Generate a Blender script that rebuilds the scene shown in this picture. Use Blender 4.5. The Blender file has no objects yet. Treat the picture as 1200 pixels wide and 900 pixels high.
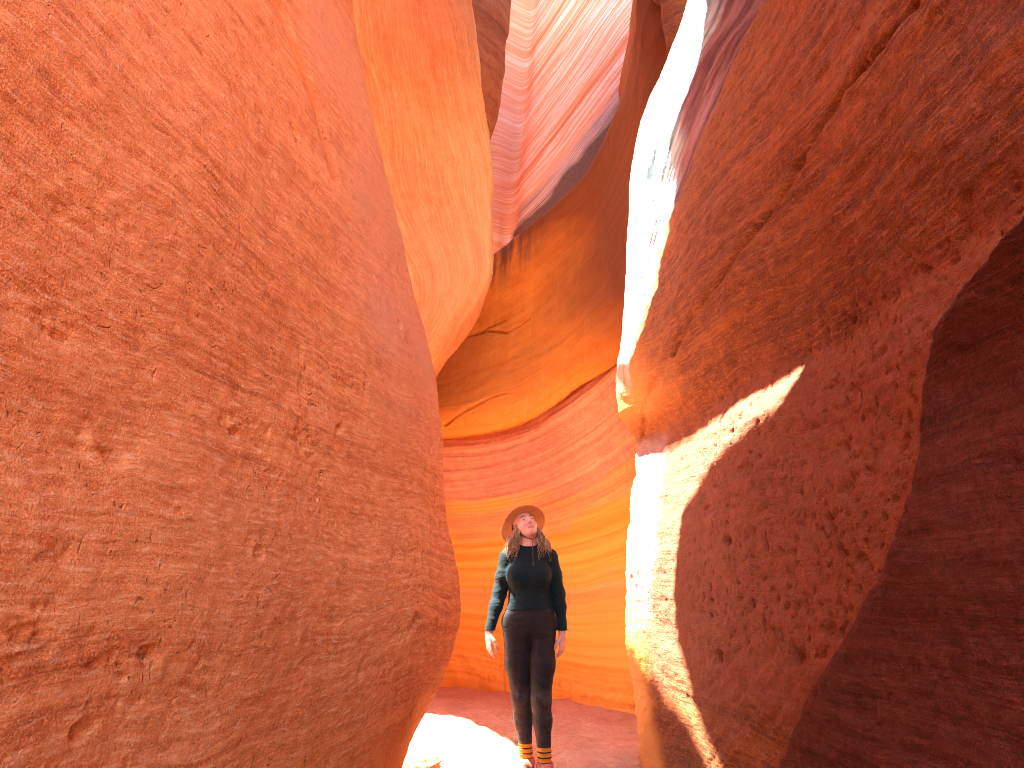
import bpy, math
import numpy as np
from mathutils import Matrix, Vector, Euler

rng = np.random.default_rng(7)
SC = bpy.context.scene
COL = SC.collection

# ------------------------------------------------------------------ camera frame (used to survey points of the place)
CAM_H = 1.15
TILT = math.atan(235 / 800)
CT, ST = math.cos(TILT), math.sin(TILT)


def at(px, py, Y):
    """world point at distance Y down the canyon on the line of sight (px, py) of the 1200x900 photo"""
    cx, cy = (px - 600) / 800, (450 - py) / 800
    d = Y / (CT - cy * ST)
    return np.array([cx * d, Y, CAM_H + d * (ST + cy * CT)])


def W(x, y, z):
    return np.array([x, y, z], float)


# ------------------------------------------------------------------ noise
_perm = np.random.default_rng(3).permutation(512).astype(np.int64)
_grad = np.random.default_rng(4).normal(size=(512, 3)).astype(np.float32)
_grad /= np.linalg.norm(_grad, axis=1)[:, None]


def perlin(p):
    p = np.asarray(p, np.float32)
    i = np.floor(p).astype(np.int64)
    f = p - i
    u = f * f * f * (f * (f * 6 - 15) + 10)
    res = 0
    for dx in (0, 1):
        wx = u[:, 0] if dx else 1 - u[:, 0]
        hx = _perm[(i[:, 0] + dx) & 511]
        for dy in (0, 1):
            wy = u[:, 1] if dy else 1 - u[:, 1]
            hy = _perm[(hx + i[:, 1] + dy) & 511]
            for dz in (0, 1):
                wz = u[:, 2] if dz else 1 - u[:, 2]
                g = _grad[_perm[(hy + i[:, 2] + dz) & 511]]
                dot = g[:, 0] * (f[:, 0] - dx) + g[:, 1] * (f[:, 1] - dy) + g[:, 2] * (f[:, 2] - dz)
                res = res + wx * wy * wz * dot
    return res * 1.5


def fbm(p, octaves=4, gain=0.5, lac=2.03):
    p = np.asarray(p, np.float32)
    r, a = 0, 1.0
    for k in range(octaves):
        r = r + a * perlin(p + 17.3 * k)
        p = p * lac
        a *= gain
    return r


def sstep(a, b, x):
    t = np.clip((x - a) / (b - a), 0, 1)
    return t * t * (3 - 2 * t)


# ------------------------------------------------------------------ mesh helpers
def tag(o, label=None, cat=None, group=None, kind=None):
    if label:
        o['label'] = label
    if cat:
        o['category'] = cat
    if group:
        o['group'] = group
    if kind:
        o['kind'] = kind
    return o


def mesh_obj(name, verts, faces, mat, parent=None, smooth=True, uv=None, attrs=None):
    me = bpy.data.meshes.new(name)
    verts = np.asarray(verts, np.float32)
    if isinstance(faces, np.ndarray):
        nf, k = faces.shape
        me.vertices.add(len(verts))
        me.vertices.foreach_set('co', verts.ravel())
        me.loops.add(nf * k)
        me.loops.foreach_set('vertex_index', faces.astype(np.int32).ravel())
        me.polygons.add(nf)
        me.polygons.foreach_set('loop_start', np.arange(0, nf * k, k, dtype=np.int32))
        me.update(calc_edges=True)
        me.validate()
    else:
        me.from_pydata([tuple(map(float, v)) for v in verts], [], [tuple(int(i) for i in f) for f in faces])
        me.update()
    if smooth:
        me.polygons.foreach_set('use_smooth', np.ones(len(me.polygons), bool))
    if uv is not None:
        at_ = me.attributes.new('strata', 'FLOAT_VECTOR', 'POINT')
        at_.data.foreach_set('vector', np.asarray(uv, np.float32).ravel())
    for k, v in (attrs or {}).items():
        a = me.attributes.new(k, 'FLOAT', 'POINT')
        a.data.foreach_set('value', np.asarray(v, np.float32).ravel())
    for m in (mat if isinstance(mat, (list, tuple)) else [mat]):
        me.materials.append(m)
    o = bpy.data.objects.new(name, me)
    COL.objects.link(o)
    if parent is not None:
        o.parent = parent
    return o


def cr_matrix(n, samples):
    """Catmull-Rom weights: n control points, list of sample counts per segment"""
    rows = []
    for s in range(n - 1):
        m = samples[s]
        ts = np.arange(m) / m if s < n - 2 else np.linspace(0, 1, m + 1)
        for t in ts:
            w = np.zeros(n)
            b = [-.5 * t ** 3 + t ** 2 - .5 * t, 1.5 * t ** 3 - 2.5 * t ** 2 + 1,
                 -1.5 * t ** 3 + 2 * t ** 2 + .5 * t, .5 * t ** 3 - .5 * t ** 2]
            for k, bb in enumerate(b):
                j = s - 1 + k
                if j < 0:
                    w[0] += 2 * bb
                    w[1] -= bb
                elif j >= n:
                    w[n - 1] += 2 * bb
                    w[n - 2] -= bb
                else:
                    w[j] += bb
            rows.append(w)
    return np.array(rows)


class Wall:
    """dense sculpted rock sheet lofted through control points [row][column], then closed to a solid block"""

    def __init__(self, ctrl, rs, cs):
        C = np.array(ctrl, float)
        R, Cn = C.shape[:2]
        rs = [rs] * (R - 1) if np.isscalar(rs) else rs
        cs = [cs] * (Cn - 1) if np.isscalar(cs) else cs
        MR, MC = cr_matrix(R, rs), cr_matrix(Cn, cs)
        P = np.einsum('ai,ijk->ajk', MR, C)
        P = np.einsum('bj,ajk->abk', MC, P)
        self.P = P
        self.shape = P.shape[:2]
        du = np.linalg.norm(np.diff(P, axis=1), axis=2).mean(0)
        dv = np.linalg.norm(np.diff(P, axis=0), axis=2).mean(1)
        u = np.concatenate([[0], np.cumsum(du)])
        v = np.concatenate([[0], np.cumsum(dv)])
        self.U, self.V = np.meshgrid(u, v)
        self.ri = (MR @ np.arange(R))[:, None] + 0 * self.U      # control-row coordinate
        self.ci = (MC @ np.arange(Cn))[None, :] + 0 * self.U     # control-column coordinate

    def normals(self):
        a = np.gradient(self.P, axis=1)
        b = np.gradient(self.P, axis=0)
        n = np.cross(a, b)
        n /= np.linalg.norm(n, axis=2)[..., None] + 1e-9
        # face the camera side
        c = self.P.reshape(-1, 3)
        flip = np.sign(np.median(np.einsum('ijk,ijk->ij', n, W(0, 2, 2) - self.P)))
        self.flip = flip
        return n * flip

    def displace(self, d):
        n = self.normals()
        self.P = self.P + n * d[..., None]

    def pts(self):
        return self.P.reshape(-1, 3)

    def field(self, f):
        return f.reshape(self.shape)

    def pick(self, px, py):
        """surface point seen along a line of sight"""
        q = at(px, py, 5.0) - W(0, 0, CAM_H)
        q /= np.linalg.norm(q)
        v = self.pts() - W(0, 0, CAM_H)
        L = np.linalg.norm(v, axis=1)
        c = (v @ q) / L
        k = np.argsort(-c)[:12]
        k = k[np.argmin(L[k])]
        return self.pts()[k]

    def line_dist(self, pts):
        """distance of every vertex to a polyline, and the position along it"""
        P = self.pts()
        best = np.full(len(P), 1e9)
        for a, b in zip(pts[:-1], pts[1:]):
            ab = b - a
            t = np.clip(((P - a) @ ab) / (ab @ ab + 1e-9), 0, 1)
            best = np.minimum(best, np.linalg.norm(P - a - t[:, None] * ab, axis=1))
        return self.field(best)

    def build(self, name, mat, back, attrs=None):
        nr, nc = self.shape
        P = self.pts()
        idx = np.arange(nr * nc).reshape(nr, nc)
        q = np.stack([idx[:-1, :-1], idx[:-1, 1:], idx[1:, 1:], idx[1:, :-1]], -1).reshape(-1, 4)
        if self.flip < 0:
            q = q[:, ::-1]
        loop = np.concatenate([idx[0, :-1], idx[:-1, -1], idx[-1, :0:-1], idx[:0:-1, 0]])
        nb = len(P) + np.arange(len(loop))
        B = P[loop] + np.array(back)
        L2, N2 = np.roll(loop, -1), np.roll(nb, -1)
        side = np.stack([loop, nb, N2, L2], -1)
        cen = len(P) + len(loop)
        half = N2
        # cap as quads (fan with doubled edge is avoided by pairing two loop edges)
        n = len(loop) // 2 * 2
        cap = np.stack([np.full(n // 2, cen), nb[0:n:2], nb[1:n:2], np.roll(nb, -2)[0:n:2]], -1)
        verts = np.concatenate([P, B, B.mean(0)[None]])
        faces = np.concatenate([q, side, cap])
        ext = np.concatenate([loop, [loop[0]]])
        uv = np.stack([self.U.ravel(), self.V.ravel(), np.zeros(len(P))], -1)
        uv = np.concatenate([uv, uv[ext]])
        at2 = {}
        for k, v in (attrs or {}).items():
            v = v.ravel()
            at2[k] = np.concatenate([v, v[ext]])
        return mesh_obj(name, verts, faces, mat, uv=uv, attrs=at2)


# ------------------------------------------------------------------ node helper
class NB:
    def __init__(self, name):
        self.mat = bpy.data.materials.new(name)
        self.mat.use_nodes = True
        self.t = self.mat.node_tree
        self.t.nodes.clear()
        self.out = self.t.nodes.new('ShaderNodeOutputMaterial')
        self.bsdf = self.t.nodes.new('ShaderNodeBsdfPrincipled')
        self.t.links.new(self.bsdf.outputs[0], self.out.inputs[0])

    def n(self, typ, out=0, props=None, **ins):
        nd = self.t.nodes.new(typ)
        for k, v in (props or {}).items():
            setattr(nd, k, v)
        for k, v in ins.items():
            key = int(k[1:]) if k[0] == 'i' and k[1:].isdigit() else k.replace('_', ' ')
            self.put(nd.inputs[key], v)
        return nd.outputs[out]

    def put(self, sock, v):
        if isinstance(v, bpy.types.NodeSocket):
            self.t.links.new(v, sock)
        else:
            if isinstance(v, tuple) and len(v) == 3 and sock.type == 'RGBA':
                v = v + (1,)
            sock.default_value = v

    def math(self, op, a, b=0.0, c=0.0, clamp=False):
        return self.n('ShaderNodeMath', props=dict(operation=op, use_clamp=clamp), i0=a, i1=b, i2=c)

    def vmath(self, op, a, b=(0, 0, 0)):
        return self.n('ShaderNodeVectorMath', props=dict(operation=op), i0=a, i1=b)

    def noise(self, vec, scale=1.0, detail=3.0, rough=0.55, dist=0.0):
        return self.n('ShaderNodeTexNoise', Vector=vec, Scale=scale, Detail=detail, Roughness=rough, Distortion=dist)

    def mix(self, fac, a, b, blend='MIX'):
        nd = self.t.nodes.new('ShaderNodeMix')
        nd.data_type = 'RGBA'
        nd.blend_type = blend
        nd.clamp_factor = True
        self.put(nd.inputs[0], fac)
        self.put(nd.inputs[6], a)
        self.put(nd.inputs[7], b)
        return nd.outputs[2]

    def ramp(self, fac, stops, interp='LINEAR'):
        nd = self.t.nodes.new('ShaderNodeValToRGB')
        cr = nd.color_ramp
        cr.interpolation = interp
        while len(cr.elements) < len(stops):
            cr.elements.new(0.5)
        for e, (p, c) in zip(cr.elements, stops):
            e.position = p
            e.color = (c if isinstance(c, tuple) else (c, c, c)) + (1,)
        self.put(nd.inputs[0], fac)
        return nd.outputs[0]

    def rng(self, v, a, b, c=0.0, d=1.0):
        return self.n('ShaderNodeMapRange', Value=v, From_Min=a, From_Max=b, To_Min=c, To_Max=d)

    def attr(self, name, out='Fac'):
        nd = self.t.nodes.new('ShaderNodeAttribute')
        nd.attribute_name = name
        return nd.outputs[out]

    def pos(self):
        nd = self.t.nodes.new('ShaderNodeTexCoord')
        return nd.outputs['Object']

    def bump(self, h, dist, normal=None, strength=1.0):
        nd = self.t.nodes.new('ShaderNodeBump')
        nd.inputs['Distance'].default_value = dist
        nd.inputs['Strength'].default_value = strength
        self.put(nd.inputs['Height'], h)
        if normal is not None:
            self.put(nd.inputs['Normal'], normal)
        return nd.outputs[0]

    def done(self, color, rough=0.9, normal=None, spec=0.2):
        self.put(self.bsdf.inputs['Base Color'], color)
        self.put(self.bsdf.inputs['Roughness'], rough)
        self.bsdf.inputs['Specular IOR Level'].default_value = spec
        if normal is not None:
            self.put(self.bsdf.inputs['Normal'], normal)
        return self.mat


def simple(name, col, rough=0.8, spec=0.3, var=0.15, scale=40, bump=0.001):
    b = NB(name)
    p = b.pos()
    nz = b.noise(p, scale, 4)
    c2 = tuple(min(1, x * (1 + 2 * var)) for x in col)
    c1 = tuple(x * (1 - 2 * var) for x in col)
    c = b.ramp(nz, [(0.3, c1), (0.7, c2)])
    return b.done(c, rough, b.bump(b.noise(p, scale * 6, 3), bump), spec)


def rock(name, dark, mid, light, fleck, lam=(0.25, 9.0), fine=(1.0, 55.0), lam_amt=1.0, blotch=None,
         grain=0.004, lam_bump=0.006, pit=0.012, pit_scale=9.0, extra=None, warp=0.06, spec=0.15, rough=0.92, dust=0.35,
         med_bump=0.010, stroke=(13.0, 62.0), speck=0.5):
    """sandstone: thin warped laminations along the bedding, mineral blotches, sand grain, pits"""
    b = NB(name)
    p = b.pos()
    st = b.attr('strata', 'Vector')
    sep = b.n('ShaderNodeSeparateXYZ', Vector=st)
    nd = sep.node
    u, v = nd.outputs[0], nd.outputs[1]
    wz = b.noise(p, 0.9, 3)
    v2 = b.math('ADD', v, b.math('MULTIPLY', wz, warp * 4))
    c1 = b.n('ShaderNodeCombineXYZ', X=b.math('MULTIPLY', u, lam[0]), Y=b.math('MULTIPLY', v2, lam[1]), Z=0.0)
    c2 = b.n('ShaderNodeCombineXYZ', X=b.math('MULTIPLY', u, fine[0]), Y=b.math('MULTIPLY', v2, fine[1]), Z=3.0)
    c3 = b.n('ShaderNodeCombineXYZ', X=b.math('MULTIPLY', u, stroke[0]), Y=b.math('MULTIPLY', v2, stroke[1]), Z=8.0)
    n1 = b.noise(c1, 1.0, 4, 0.62)
    n2 = b.noise(c2, 1.0, 2, 0.6)
    fl = b.noise(c3, 1.0, 3, 0.65)
    big = b.noise(p, 0.8, 4, 0.62)
    med = b.noise(p, 9.0, 5, 0.72)
    gr = b.noise(p, 170.0, 2, 0.7)
    lamv = b.math('ADD', b.math('MULTIPLY', n1, 0.50), b.math('ADD', b.math('MULTIPLY', n2, 0.22 * lam_amt), b.math('MULTIPLY', big, 0.30)))
    lamv = b.math('ADD', lamv, b.math('MULTIPLY_ADD', gr, 0.46, -0.23))
    lamv = b.math('ADD', lamv, b.math('MULTIPLY_ADD', med, 0.34, -0.17))
    col = b.ramp(lamv, [(0.36, dark), (0.50, mid), (0.64, light)])
    if blotch is not None:
        col = b.mix(b.math('MULTIPLY', b.rng(big, 0.50, 0.66), 0.6), col, blotch)
    # pale sand in short strokes along the bedding, and single pale grains
    col = b.mix(b.math('MULTIPLY', b.rng(fl, 0.53, 0.68), dust), col, fleck)
    col = b.mix(b.math('MULTIPLY', b.rng(fl, 0.46, 0.34), dust * .8), col, dark)
    col = b.mix(b.math('MULTIPLY', b.rng(gr, 0.60, 0.72), speck), col, fleck)
    if extra:
        col = extra(b, col, dict(p=p, u=u, v=v2, v0=v, n1=n1, n2=n2, big=big, med=med, gr=gr))
    # relief
    h = b.math('MULTIPLY', b.math('ADD', n1, b.math('MULTIPLY', n2, 0.4)), lam_bump * 2.2)
    h = b.math('MULTIPLY_ADD', med, med_bump * 2, h)
    h = b.math('MULTIPLY_ADD', fl, med_bump * .55, h)
    h = b.math('MULTIPLY_ADD', gr, grain, h)
    if pit > .004:
        vor = b.n('ShaderNodeTexVoronoi', props=dict(feature='F1'),
                  Vector=b.vmath('ADD', p, b.vmath('SCALE', b.n('ShaderNodeTexNoise', 1, Vector=p, Scale=7.0, Detail=1.0))), Scale=pit_scale)
        pits = b.rng(vor, 0.02, 0.20)
        sel = b.rng(b.noise(p, 2.3, 1), 0.45, 0.62)
        h = b.math('MULTIPLY_ADD', b.math('MULTIPLY', b.math('SUBTRACT', pits, 1.0), sel), pit, h)
    nrm = b.bump(h, 1.0)
    return b.done(col, rough, nrm, spec)


# ------------------------------------------------------------------ rock materials (stone colours, with some light and shade painted in)
def left_extra(b, col, k):
    # sky light on the upper corner painted pale, the ledge's lit side orange
    col = b.mix(b.math('MULTIPLY', b.attr('pale'), 0.8), col, (0.58, 0.255, 0.145))
    col = b.mix(b.attr('seam_glow'), col, (0.62, 0.17, 0.035))
    col = b.mix(b.math('MULTIPLY', b.attr('ochre'), 0.85), col, (0.66, 0.22, 0.05))
    return col


M_left = rock('salmon_sandstone', (0.42, 0.108, 0.031), (0.67, 0.220, 0.066), (0.77, 0.310, 0.110), (0.82, 0.48, 0.26),
              blotch=(0.55, 0.165, 0.050), extra=left_extra, lam=(0.5, 16.0), fine=(1.6, 120.0), med_bump=.007, pit=.012,
              lam_bump=.0018, dust=.5, speck=.65)
M_fin = rock('orange_sandstone', (0.46, 0.17, 0.055), (0.58, 0.245, 0.09), (0.66, 0.31, 0.13), (0.78, 0.50, 0.30),
             lam=(0.5, 6.0), fine=(1.0, 60.0), pit=0.003, dust=0.38, lam_bump=0.004, med_bump=.005, speck=.35, stroke=(1.6, 60.0))


def right_extra(b, col, k):
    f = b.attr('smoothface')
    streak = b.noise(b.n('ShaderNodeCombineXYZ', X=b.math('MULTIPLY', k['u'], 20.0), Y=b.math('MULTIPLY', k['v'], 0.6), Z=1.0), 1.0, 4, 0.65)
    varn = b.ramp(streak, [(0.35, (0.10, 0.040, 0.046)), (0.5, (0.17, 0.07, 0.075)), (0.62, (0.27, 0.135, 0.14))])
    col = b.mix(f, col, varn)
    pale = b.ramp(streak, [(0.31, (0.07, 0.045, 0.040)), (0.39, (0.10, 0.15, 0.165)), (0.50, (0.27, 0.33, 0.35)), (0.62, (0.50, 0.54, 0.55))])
    col = b.mix(b.attr('sun_strip'), col, pale)  # sun strip's blue-white painted into the stone, with dark streaks
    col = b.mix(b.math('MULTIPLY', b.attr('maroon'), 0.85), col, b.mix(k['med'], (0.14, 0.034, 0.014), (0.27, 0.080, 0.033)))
    col = b.mix(b.math('MULTIPLY', b.attr('patch_light'), 0.8), col, b.mix(k['med'], (0.28, 0.15, 0.12), (0.42, 0.26, 0.22)))  # stone painted paler so the lower sun patch turns white
    col = b.mix(b.math('MULTIPLY', b.attr('ochre'), 0.85), col, (0.60, 0.22, 0.045))
    return col


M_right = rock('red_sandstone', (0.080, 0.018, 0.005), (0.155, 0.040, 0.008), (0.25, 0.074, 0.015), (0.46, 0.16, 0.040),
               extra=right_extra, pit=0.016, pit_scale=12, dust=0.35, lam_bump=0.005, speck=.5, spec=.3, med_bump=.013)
M_dark = rock('shade_sandstone', (0.055, 0.013, 0.007), (0.085, 0.020, 0.010), (0.12, 0.031, 0.015), (0.20, 0.060, 0.034),
              pit=0.008, dust=0.25, speck=.2)  # deep shade at the right edge painted as darker stone


def mid_extra(b, col, k):
    st = b.noise(b.n('ShaderNodeCombineXYZ', X=b.math('MULTIPLY', k['u'], 9.0), Y=b.math('MULTIPLY', k['v'], 0.8), Z=4.0), 1.0, 4, 0.6)
    col = b.mix(b.math('MULTIPLY', b.rng(st, 0.55, 0.72), 0.45), col, (0.66, 0.30, 0.10))
    varn = b.math('MULTIPLY', b.attr('varnish'), b.rng(st, 0.30, 0.55))
    col = b.mix(varn, col, (0.16, 0.07, 0.045))
    col = b.mix(b.attr('brown'), col, b.mix(k['n1'], (0.12, 0.038, 0.016), (0.26, 0.085, 0.032)))
    return col


M_mid = rock('amber_sandstone', (0.54, 0.165, 0.020), (0.64, 0.22, 0.030), (0.70, 0.27, 0.05), (0.74, 0.36, 0.12),
             lam=(0.5, 5.0), fine=(2.0, 34.0), pit=0.003, dust=0.15, lam_bump=0.003, med_bump=.005, speck=.15, extra=mid_extra)


def low_extra(b, col, k):
    am = b.mix(b.rng(k['n1'], 0.38, 0.62), (0.70, 0.255, 0.033), (0.79, 0.36, 0.065))
    return b.mix(b.attr('amber'), col, am)


M_low = rock('banded_sandstone', (0.38, 0.155, 0.095), (0.56, 0.24, 0.13), (0.70, 0.35, 0.19), (0.78, 0.46, 0.28),
             lam=(0.15, 11.0), fine=(0.6, 60.0), pit=0.003, dust=0.2, lam_bump=0.008, med_bump=.006, speck=.2, extra=low_extra, warp=0.03)


def stripe_extra(b, col, k):
    band = b.noise(b.n('ShaderNodeCombineXYZ', X=b.math('MULTIPLY', k['u'], 0.10), Y=b.math('MULTIPLY', k['v0'], 3.3), Z=2.0), 1.0, 3, 0.55)
    fine = b.noise(b.n('ShaderNodeCombineXYZ', X=b.math('MULTIPLY', k['u'], 0.5), Y=b.math('MULTIPLY', k['v0'], 18.0), Z=6.0), 1.0, 4, 0.6)
    f = b.math('ADD', b.math('MULTIPLY', band, 0.7), b.math('MULTIPLY', fine, 0.3))
    c = b.ramp(f, [(0.35, (0.58, 0.21, 0.10)), (0.44, (0.72, 0.35, 0.20)), (0.475, (0.89, 0.72, 0.61)), (0.505, (0.67, 0.29, 0.155)), (0.55, (0.77, 0.43, 0.29)), (0.60, (0.90, 0.76, 0.67))])
    c = b.mix(b.math('MULTIPLY', b.attr('soft'), .55), c, (0.68, 0.33, 0.20))
    c = b.mix(b.attr('lavender'), c, b.ramp(fine, [(0.35, (0.22, 0.15, 0.14)), (0.6, (0.62, 0.50, 0.48))]))
    c = b.mix(b.attr('slate'), c, b.ramp(k['gr'], [(0.3, (0.05, 0.034, 0.030)), (0.65, (0.20, 0.14, 0.125))]))
    return c


M_stripe = rock('striped_sandstone', (0.5, 0.15, 0.08), (0.6, 0.25, 0.16), (0.7, 0.4, 0.34), (0.74, 0.5, 0.45),
                pit=0.003, dust=0.12, lam_bump=0.004, med_bump=.005, speck=.2, warp=.01, extra=stripe_extra)


def sand_mat():
    b = NB('red_sand')
    p = b.pos()
    big = b.noise(p, 1.6, 5, 0.6)
    med = b.noise(p, 14.0, 5, 0.72)
    gr = b.noise(p, 160.0, 2, 0.7)
    f = b.math('ADD', b.math('MULTIPLY', big, 0.4), b.math('ADD', b.math('MULTIPLY', med, 0.4), b.math('MULTIPLY', gr, 0.2)))
    c = b.ramp(f, [(0.36, (0.52, 0.22, 0.115)), (0.5, (0.68, 0.335, 0.19)), (0.64, (0.78, 0.45, 0.29))])
    n = b.bump(b.noise(p, 7.0, 6, 0.7), 0.05)
    n = b.bump(med, 0.02, n)
    n = b.bump(gr, 0.004, n)
    return b.done(c, 0.95, n, 0.1)


M_sand = sand_mat()

# ------------------------------------------------------------------ LEFT MAIN WALL
sil = [(472, 895, 4.6), (492, 850, 4.5), (517, 800, 4.42), (533, 760, 4.4), (541, 722, 4.4), (539, 690, 4.4), (533, 655, 4.4),
       (525, 610, 4.4), (520, 560, 4.4), (516, 505, 4.42), (508, 435, 4.45), (485, 340, 4.5), (462, 245, 4.5), (442, 160, 4.5),
       (425, 75, 4.5), (413, -10, 4.5)]
noses = [W(-.95, 4.65, -0.9), W(-0.82, 4.65, -0.35)] + [at(a_, b_, c_ - .13) for a_, b_, c_ in sil] + [W(-1.40, 4.37, 6.1), W(-1.46, 4.37, 6.5)]
offs = [(-3.6, -1.0), (-1.6, -.38), (-.55, -.02), (-.11, .09), (0, 0), (-.03, -.25), (-.12, -.62), (-.30, -1.25), (-.48, -2.0),
        (-.64, -2.9), (-.74, -3.8), (-.82, -4.8), (-1.0, -6.2), (-1.5, -8.2)]
belly = noses[6][0]
ctrl = [[n + W(dx + (max(0, belly - n[0]) * min(1, max(0, (-dy - .25) / 1.2)) * (1.12 if n[2] < 1 else 0) if dy < 0 and dx > -1.2 else 0), dy, 0) for dx, dy in offs] for n in noses]
w = Wall(ctrl, [6, 12] + [44] * 15 + [12, 8], [6, 10, 16, 26, 36, 70, 120, 170, 170, 150, 90, 30, 12])
P = w.pts()
bed = w.P[..., 2]
d = 0.035 * fbm(P * 0.7, 3) + 0.007 * fbm(P * W(3, 3, 5), 4) + 0.003 * fbm(P * 14, 3)
# bedding steps
zz = P[:, 2] + 0.10 * perlin(P * 0.9)
d = d + 0.005 * fbm(np.stack([P[:, 0] * .5, P[:, 1] * .5, zz * 24], -1), 4) * .4
# scooped pits, sparse
pm = fbm(P * W(7, 7, 9) + 5, 2)
patch = sstep(0.0, 0.5, fbm(P * 1.6 + 9, 2))
d = d - 0.024 * sstep(0.45, 0.80, pm) * patch - 0.007 * sstep(0.35, 0.8, fbm(P * 22, 2)) * patch
d = w.field(d)
# chipped hollows (photographed scars)
for (px, py, r, dep) in [(60, 380, .10, .035), (275, 500, .07, .03), (360, 515, .12, .03), (150, 255, .07, .02), (345, 150, .10, .025),
                         (20, 740, .09, .03), (175, 760, .06, .025), (120, 520, .10, .02), (430, 260, .08, .02), (300, 640, .07, .02),
                         (215, 590, .06, .02), (85, 245, .07, .02), (395, 620, .06, .015), (330, 250, .06, .015), (60, 640, .06, .02)]:
    c = w.pick(px, py)
    dd = (w.P - c) * W(1, .75, 1.5)
    rr = np.linalg.norm(dd, axis=2) + w.field(0.6 * r * fbm(P * 11, 3))
    d = d - dep * .55 * np.exp(-(rr / r / .7) ** 2) * (0.6 + w.field(1.3 * fbm(P * W(16, 16, 26), 3)))
# narrow ledge high on the corner, its lit side painted orange
seam_pts = [w.pick(*q) for q in [(328, 5), (352, 70), (372, 130), (396, 205)]]
ld = w.line_dist(seam_pts)
sw = .09 + .22 * sstep(3.8, 5.8, bed)
d = d - 0.022 * (1 - sstep(0.0, 1.0, ld / sw))
seam_glow = .7 * (1 - sstep(0.1, 1.15, ld / sw + w.field(0.9 * fbm(P * W(6, 6, 2.5), 4))))
pale = sstep(7.2, 6.2, w.ci) * sstep(9.5, 12.0, w.ri) + 0 * bed  # sky-lit turn of the corner, painted paler
pale = pale * (0.65 + 0.5 * w.field(fbm(P * 1.4, 3)))
och = sstep(0.75, 0.25, bed + w.field(0.22 * fbm(P * 1.3, 4))) * sstep(9.2, 7.2, w.ci)
w.displace(d)
left_wall = w.build('canyon_wall', M_left, (-5, 0, 0), dict(pale=np.clip(pale, 0, 1), seam_glow=seam_glow, ochre=och))
tag(left_wall, 'huge pitted salmon pink sandstone wall filling the left half', 'rock wall', kind='thing')

# ------------------------------------------------------------------ SECOND LEFT BUTTRESS (hanging, orange)
sil = [(494, 441), (508, 424), (535, 391), (560, 361), (573, 332), (577, 300), (576, 230), (572, 167),
       (566, 120), (559, 70), (554, 0), (550, -60)]
noses = [at(px, py, 6.2) for px, py in sil] + [W(-.5, 6.2, 9.0), W(-.5, 6.2, 9.6), W(-.55, 6.2, 10.2)]
offs = [(-1.5, 1.6), (-.7, 1.2), (-.2, .6), (-.02, .16), (0, 0), (-.05, -.10), (-.3, -.24), (-.75, -.36), (-1.3, -.38), (-1.8, -.2), (-2.05, .3)]
ctrl = []
for n in noses:
    f = .2 + .8 * float(sstep(2.9, 5.2, n[2]))
    ctrl.append([n + W(dx * (f if dy < .2 and dx < -.1 else min(1, f + .1)), dy, 0) for dx, dy in offs])
w = Wall(ctrl, [26] * 11 + [10, 6, 6], [6, 8, 14, 20, 22, 40, 60, 60, 30, 10])
P = w.pts()
d = 0.05 * fbm(P * 0.7 + 3, 3) + 0.010 * fbm(P * W(4, 4, 2.5), 4)
d = d + 0.004 * fbm(np.stack([(P[:, 0] + .5 * P[:, 2]) * 16, P[:, 1] * 3, (P[:, 2] - .5 * P[:, 0]) * 2.0], -1), 4)
w.displace(w.field(d))
U0, V0 = w.U.copy(), w.V.copy()
w.U, w.V = .42 * U0 + .91 * V0, .91 * U0 - .42 * V0 + .12 * V0 * U0
o = w.build('rock_buttress', M_fin, (.05, .3, .1))
tag(o, 'smooth orange hanging buttress with pointed lower tip, right of the left wall', 'rock buttress')

# third, farther rib behind it
sil = [(470, 520), (500, 420), (538, 340), (556, 250), (563, 205), (572, 172), (583, 143), (588, 108), (590, 64), (597, 30), (599, -15), (600, -60)]
noses = [W(-1.6, 7.5, -.4)] + [at(px, py, 7.5) for px, py in sil] + [W(0.0, 7.5, 11), W(.05, 7.5, 13)]
offs = [(-1.6, 2.0), (-.5, 1.0), (-.1, .3), (0, 0), (-.03, -.08), (-.15, -.25), (-.5, -.5), (-1.2, -.6), (-2.2, -.5)]
ctrl = [[n + W(dx, dy, 0) for dx, dy in offs] for n in noses]
w = Wall(ctrl, [8] + [24] * 11 + [8, 6], [6, 10, 14, 24, 30, 30, 16, 8])
P = w.pts()
w.displace(w.field(0.04 * fbm(P * 1.1 + 8, 3) + 0.010 * fbm(P * 5, 4)))
M_rib = rock('brown_sandstone', (0.24, 0.07, 0.025), (0.36, 0.11, 0.04), (0.44, 0.15, 0.06), (0.48, 0.2, 0.1), pit=0.004, dust=0.2)
o = w.build('rock_rib', M_rib, (-2.5, .5, 0))
tag(o, 'narrow shaded brown rock rib between orange buttress and striped cliff', 'rock rib')

# ------------------------------------------------------------------ STRIPED BACK CLIFF
rows = [(470, 470, 470, 455, 430, 400), (395, 400, 400, 372, 335, 290), (335, 345, 345, 312, 262, 205), (290, 300, 300, 262, 205, 140), (245, 255, 255, 212, 150, 80),
        (195, 205, 207, 160, 95, 20), (140, 150, 155, 105, 38, -40), (85, 92, 100, 48, -20, -105), (28, 32, 42, -12, -85, -175),
        (-40, -36, -25, -85, -165, -265)]
pxs = [(520, 575, 598, 640, 690, 750), (520, 575, 596, 640, 690, 750), (520, 573, 594, 640, 690, 750), (520, 572, 596, 640, 690, 750), (520, 572, 599, 642, 692, 750),
       (520, 573, 603, 645, 694, 750), (520, 575, 609, 650, 697, 752), (520, 577, 614, 655, 702, 756), (520, 580, 620, 660, 706, 760),
       (520, 585, 628, 668, 714, 768)]
ys = (10.6, 10.9, 11.1, 10.7, 10.3, 10.0)
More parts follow.
